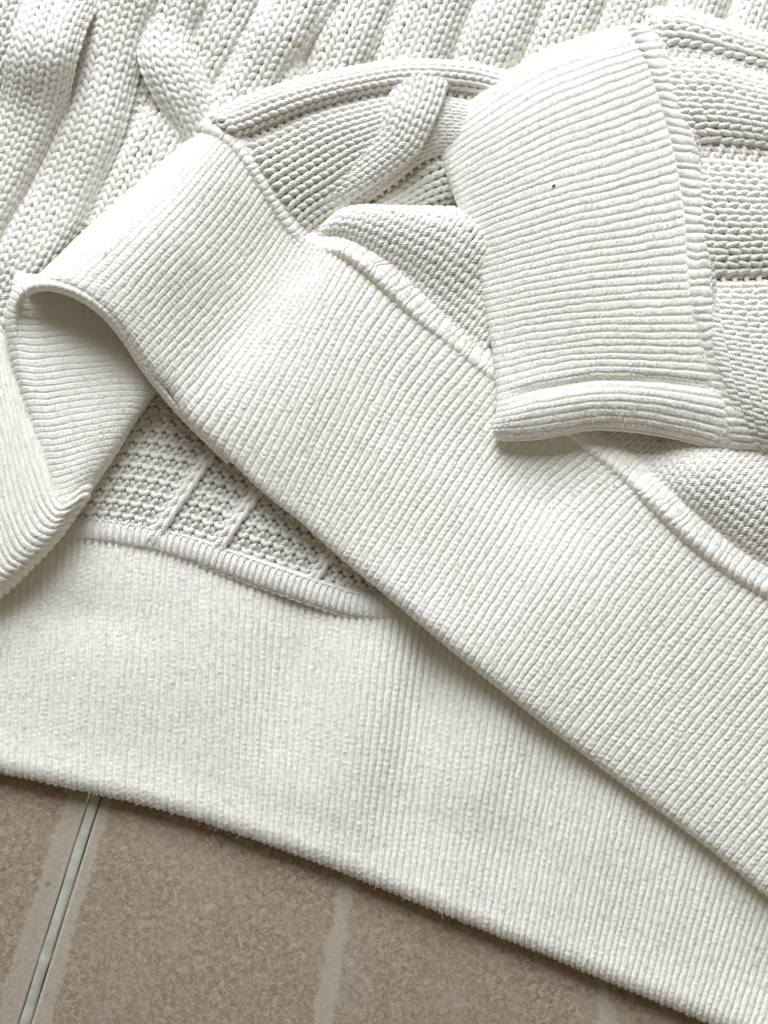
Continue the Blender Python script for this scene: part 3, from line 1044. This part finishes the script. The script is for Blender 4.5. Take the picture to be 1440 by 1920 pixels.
# ---------------------------------------------------------------- cuff
CF = [
    # left edge ... seam ; from the hidden top round to the underside
    [(838, 262, 78), (900, 200, 80), (1000, 120, 84), (1090, 82, 88), (1150, 66, 90)],
    [(818, 252, 88), (876, 194, 104), (985, 114, 110), (1080, 74, 112), (1152, 54, 114)],
    [(820, 268, 94), (890, 214, 120), (1000, 142, 132), (1095, 104, 136), (1172, 80, 140)],
    [(832, 312, 96), (912, 260, 128), (1020, 200, 146), (1115, 162, 152), (1200, 132, 154)],
    [(852, 368, 96), (938, 326, 130), (1045, 280, 150), (1140, 248, 157), (1234, 214, 158)],
    [(872, 430, 96), (960, 396, 128), (1062, 362, 150), (1160, 338, 158), (1258, 308, 158)],
    [(892, 500, 94), (978, 474, 124), (1075, 450, 146), (1172, 434, 155), (1272, 414, 156)],
    [(908, 572, 92), (990, 554, 120), (1085, 538, 142), (1182, 528, 151), (1284, 520, 153)],
    [(921, 640, 92), (1002, 624, 116), (1095, 612, 136), (1196, 608, 147), (1298, 606, 150)],
    [(930, 702, 94), (1010, 682, 114), (1105, 668, 132), (1210, 668, 142), (1318, 672, 146)],
    [(932, 752, 98), (1018, 728, 116), (1115, 712, 130), (1225, 716, 138), (1338, 730, 142)],
    [(928, 786, 100), (1020, 768, 117), (1120, 754, 128), (1235, 762, 133), (1350, 786, 136)],
    [(924, 808, 94), (1018, 800, 108), (1120, 784, 118), (1238, 794, 122), (1354, 822, 124)],
    [(930, 822, 82), (1012, 820, 90), (1118, 803, 100), (1238, 814, 103), (1354, 842, 106)],
    [(945, 826, 70), (1012, 822, 76), (1118, 804, 84), (1238, 814, 88), (1354, 842, 92)],
    [(960, 818, 62), (1012, 806, 66), (1118, 786, 72), (1238, 796, 78), (1354, 826, 82)],
]
rows = []
for i, r in enumerate(CF):
    e = np.array(r[0], float)
    d = np.array(r[1], float)[:2] - e[:2]
    d /= np.linalg.norm(d)
    z = e[2]
    soft = 1.0
    pts = [(*(e[:2] + d * 45), z - 21), (*(e[:2] + d * 8), z - 19), (*(e[:2] + d * 0), z - 9), (*(e[:2] + d * 5), z + 1),
           (*(e[:2] + d * 20), z + 0.20 * (r[1][2] - z) + 4)] + r[1:]
    # continue under the seam
    f = np.array(r[-1], float)
    g_ = np.array(r[-2], float)
    dd = f[:2] - g_[:2]
    dd /= np.linalg.norm(dd)
    pts.append((*(f[:2] + dd * 16), f[2] - 1))
    rows.append(pts)
LIPX = [900, 935, 1018, 1115, 1225, 1338, 1380]
LIPY = [752, 746, 728, 713, 713, 726, 735]


def lip(x, y):
    # the crease above the folded lower lip of the cuff
    d = y - np.interp(x, LIPX, LIPY)
    k = np.clip((x - 930) / 60.0, 0, 1)
    return -8.0 * k * np.exp(-(d / 9.0) ** 2) + 3.5 * k * np.exp(-((d - 34) / 20.0) ** 2)


net = Net(rows, zfun=lip)
part = backing('cuff', net, sweater, 5)
part['label'] = 'ribbed sleeve cuff lying over the hem band'
ribs(net, part, pitch=14.0, amp=2.7, power=2.4, stitch=10.0, lump=0.75, amp_v=[0.4, 0.55, 0.8, 0.9, 1.0, 1.1, 1.2, 1.3, 1.4])

# cuff seam
CSL = [(1158, 62, 100), (1172, 60, 128), (1198, 108, 150), (1226, 186, 158), (1250, 268, 160), (1268, 350, 160), (1278, 430, 158), (1284, 505, 156),
       (1292, 575, 154), (1312, 645, 150), (1336, 720, 144), (1352, 785, 138), (1358, 828, 122), (1358, 846, 100), (1360, 836, 84)]
CSR = [(1204, 44, 98), (1218, 44, 126), (1246, 112, 150), (1276, 200, 158), (1300, 282, 160), (1316, 360, 160), (1323, 432, 158), (1326, 505, 156),
       (1332, 575, 154), (1350, 640, 150), (1388, 735, 142), (1408, 795, 132), (1416, 836, 112), (1418, 852, 92), (1420, 842, 78)]
rows = []
for (a, b) in zip(CSL, CSR):
    a, b = np.array(a, float), np.array(b, float) + np.array([8.0, 0, 4.0])
    kk = [(-0.14, -14), (0.04, -11), (0.20, -4), (0.38, 8), (0.6, 13), (0.8, 11), (0.98, 2), (1.12, -12)]
    y = a[1]
    amp = np.interp(y, [0, 420, 620, 860], [1.0, 0.9, 0.45, 0.4])
    rows.append([(*(a[:2] + (b - a)[:2] * f), a[2] * (1 - f) + b[2] * f + z * amp + 2) for f, z in kk])
net = Net(rows, step=5, nv=26)
part = backing('cuff_seam', net, sweater, 4)
part['label'] = 'raised seam between cuff and sleeve'
ribs(net, part, pitch=17.0, amp=4.2, power=2.0, stitch=9, lump=0.4, name='seam_rib', wob=0.1)
pz = []
m = int(net.lu / 13)
for k in range(m):
    th = np.linspace(0, 2 * np.pi, 15)
    f = (k + 0.5 + 0.42 * np.cos(th)) / m
    vv = 0.86 + 0.075 * np.sin(th)
    P, N = net.sample(f, vv)
    pz.append(tube(P + N * (3.4 * S), 1.5, 5))
link('chain_thread', join(pz), M_THREAD, part)
pz = []
m = int(net.lu / 15)
for k in range(int(m * 0.62), m):
    f = np.linspace(k + 0.05, k + 0.95, 8) / m
    P, N = net.sample(f, np.full(8, 0.10))
    pz.append(tube(P + N * ((1.5 + 1.8 * np.sin(np.linspace(0, np.pi, 8))) * S)[:, None], 1.4, 5))
link('needle_thread', join(pz), M_THREAD, part)

# ---------------------------------------------------------------- loose cotton fibres
P = np.concatenate([f[0] for f in FUZZ])
N = np.concatenate([f[1] for f in FUZZ])
vis = (P[:, 0] > -0.16) & (P[:, 0] < 0.16) & (P[:, 1] > -0.2) & (P[:, 1] < 0.2)
vis &= (N[:, 2] > 0.6)
P, N = P[vis], N[vis]
NF = 150000
idx = rng.integers(0, len(P), NF)
P, N = P[idx], N[idx]
R = rng.standard_normal((NF, 3))
Tn = R - N * np.sum(R * N, axis=1, keepdims=True)
Tn /= np.linalg.norm(Tn, axis=1, keepdims=True)
R2 = rng.standard_normal((NF, 3))
ln = (rng.gamma(2.2, 1.9, NF) + 3)[:, None] * S
lift_ = rng.uniform(0.15, 0.75, (NF, 1))
d0 = N * lift_ + Tn * (1 - lift_ * 0.5)
c1 = P + d0 * ln * 0.33
c2 = c1 + (d0 + 0.45 * R2) * ln * 0.33
c3 = c2 + (d0 * 0.6 + 0.6 * R2 - 0.25 * N) * ln * 0.33
pts = np.stack([P - N * S, c1, c2, c3], 1).astype(np.float32)
hc = bpy.data.hair_curves.new('fibres')
hc.add_curves([4] * NF)
hc.attributes['position'].data.foreach_set('vector', pts.ravel())
ra = hc.attributes.get('radius') or hc.attributes.new('radius', 'FLOAT', 'POINT')
ra.data.foreach_set('value', np.tile(np.array([0.24, 0.23, 0.20, 0.09], np.float32) * S, NF))
M_FIB = bpy.data.materials.new('cotton_fibre')
_, _, _, b_ = nodes_of(M_FIB)
b_.inputs['Base Color'].default_value = (0.85, 0.84, 0.79, 1)
b_.inputs['Roughness'].default_value = 0.9
hc.materials.append(M_FIB)
fz = bpy.data.objects.new('fuzz', hc)
sc.collection.objects.link(fz)
fz.parent = sweater
fz['kind'] = 'stuff'
sc.cycles_curves.shape = 'RIBBONS'

# ---------------------------------------------------------------- specks of lint
M_LINT = bpy.data.materials.new('dark_lint')
_, _, _, b_ = nodes_of(M_LINT)
b_.inputs['Base Color'].default_value = (0.03, 0.028, 0.026, 1)
b_.inputs['Roughness'].default_value = 0.9


def lint(points, r, label):
    c, _ = even(points, 12)
    W = at(c)
    rr = r * np.sin(np.linspace(0.25, np.pi - 0.25, 12))
    v, q = tube(W, 1.0, 6)
    v = v.reshape(12, 6, 3)
    v = W[:, None] + (v - W[:, None]) * rr[:, None, None]
    o = link('lint_speck', mesh_from(v, q), M_LINT)
    o['label'] = label
    o['category'] = 'lint'
    o['group'] = 'dark specks caught in the knit'


dg = bpy.context.evaluated_depsgraph_get()


def top_z(x, y):
    """height of the knit under a plan point"""
    A = at(np.array([x, y, 0.0]))
    d = Vector(A - CL).normalized()
    hit, loc, *_ = sc.ray_cast(dg, Vector(CL), d)
    return loc.z / S if hit else 0.0


z = top_z(1038, 348)
lint([(1035, 351, z + 1.2), (1038, 348, z + 2.4), (1041, 346, z + 1.6)], 1.7, 'tiny black speck in the middle of the cuff')
z = top_z(1218, 47)
lint([(1217, 45, z + 1.0), (1218, 47, z + 2.0), (1219, 49, z + 1.0)], 1.7, 'tiny black speck at the top of the cuff seam')
z = top_z(72, 1006)
lint([(60, 1005, z + 2.5), (68, 1006, z + 3.5), (76, 1004, z + 3.5), (84, 1002, z + 3)], 0.45, 'thin dark hair on the side fold at the left')
z = top_z(196, 478)
lint([(193, 473, z + 2.5), (198, 475, z + 3.5), (198, 480, z + 3.5), (194, 482, z + 2.5)], 0.45, 'tiny curled grey fibre on the folded hem band')
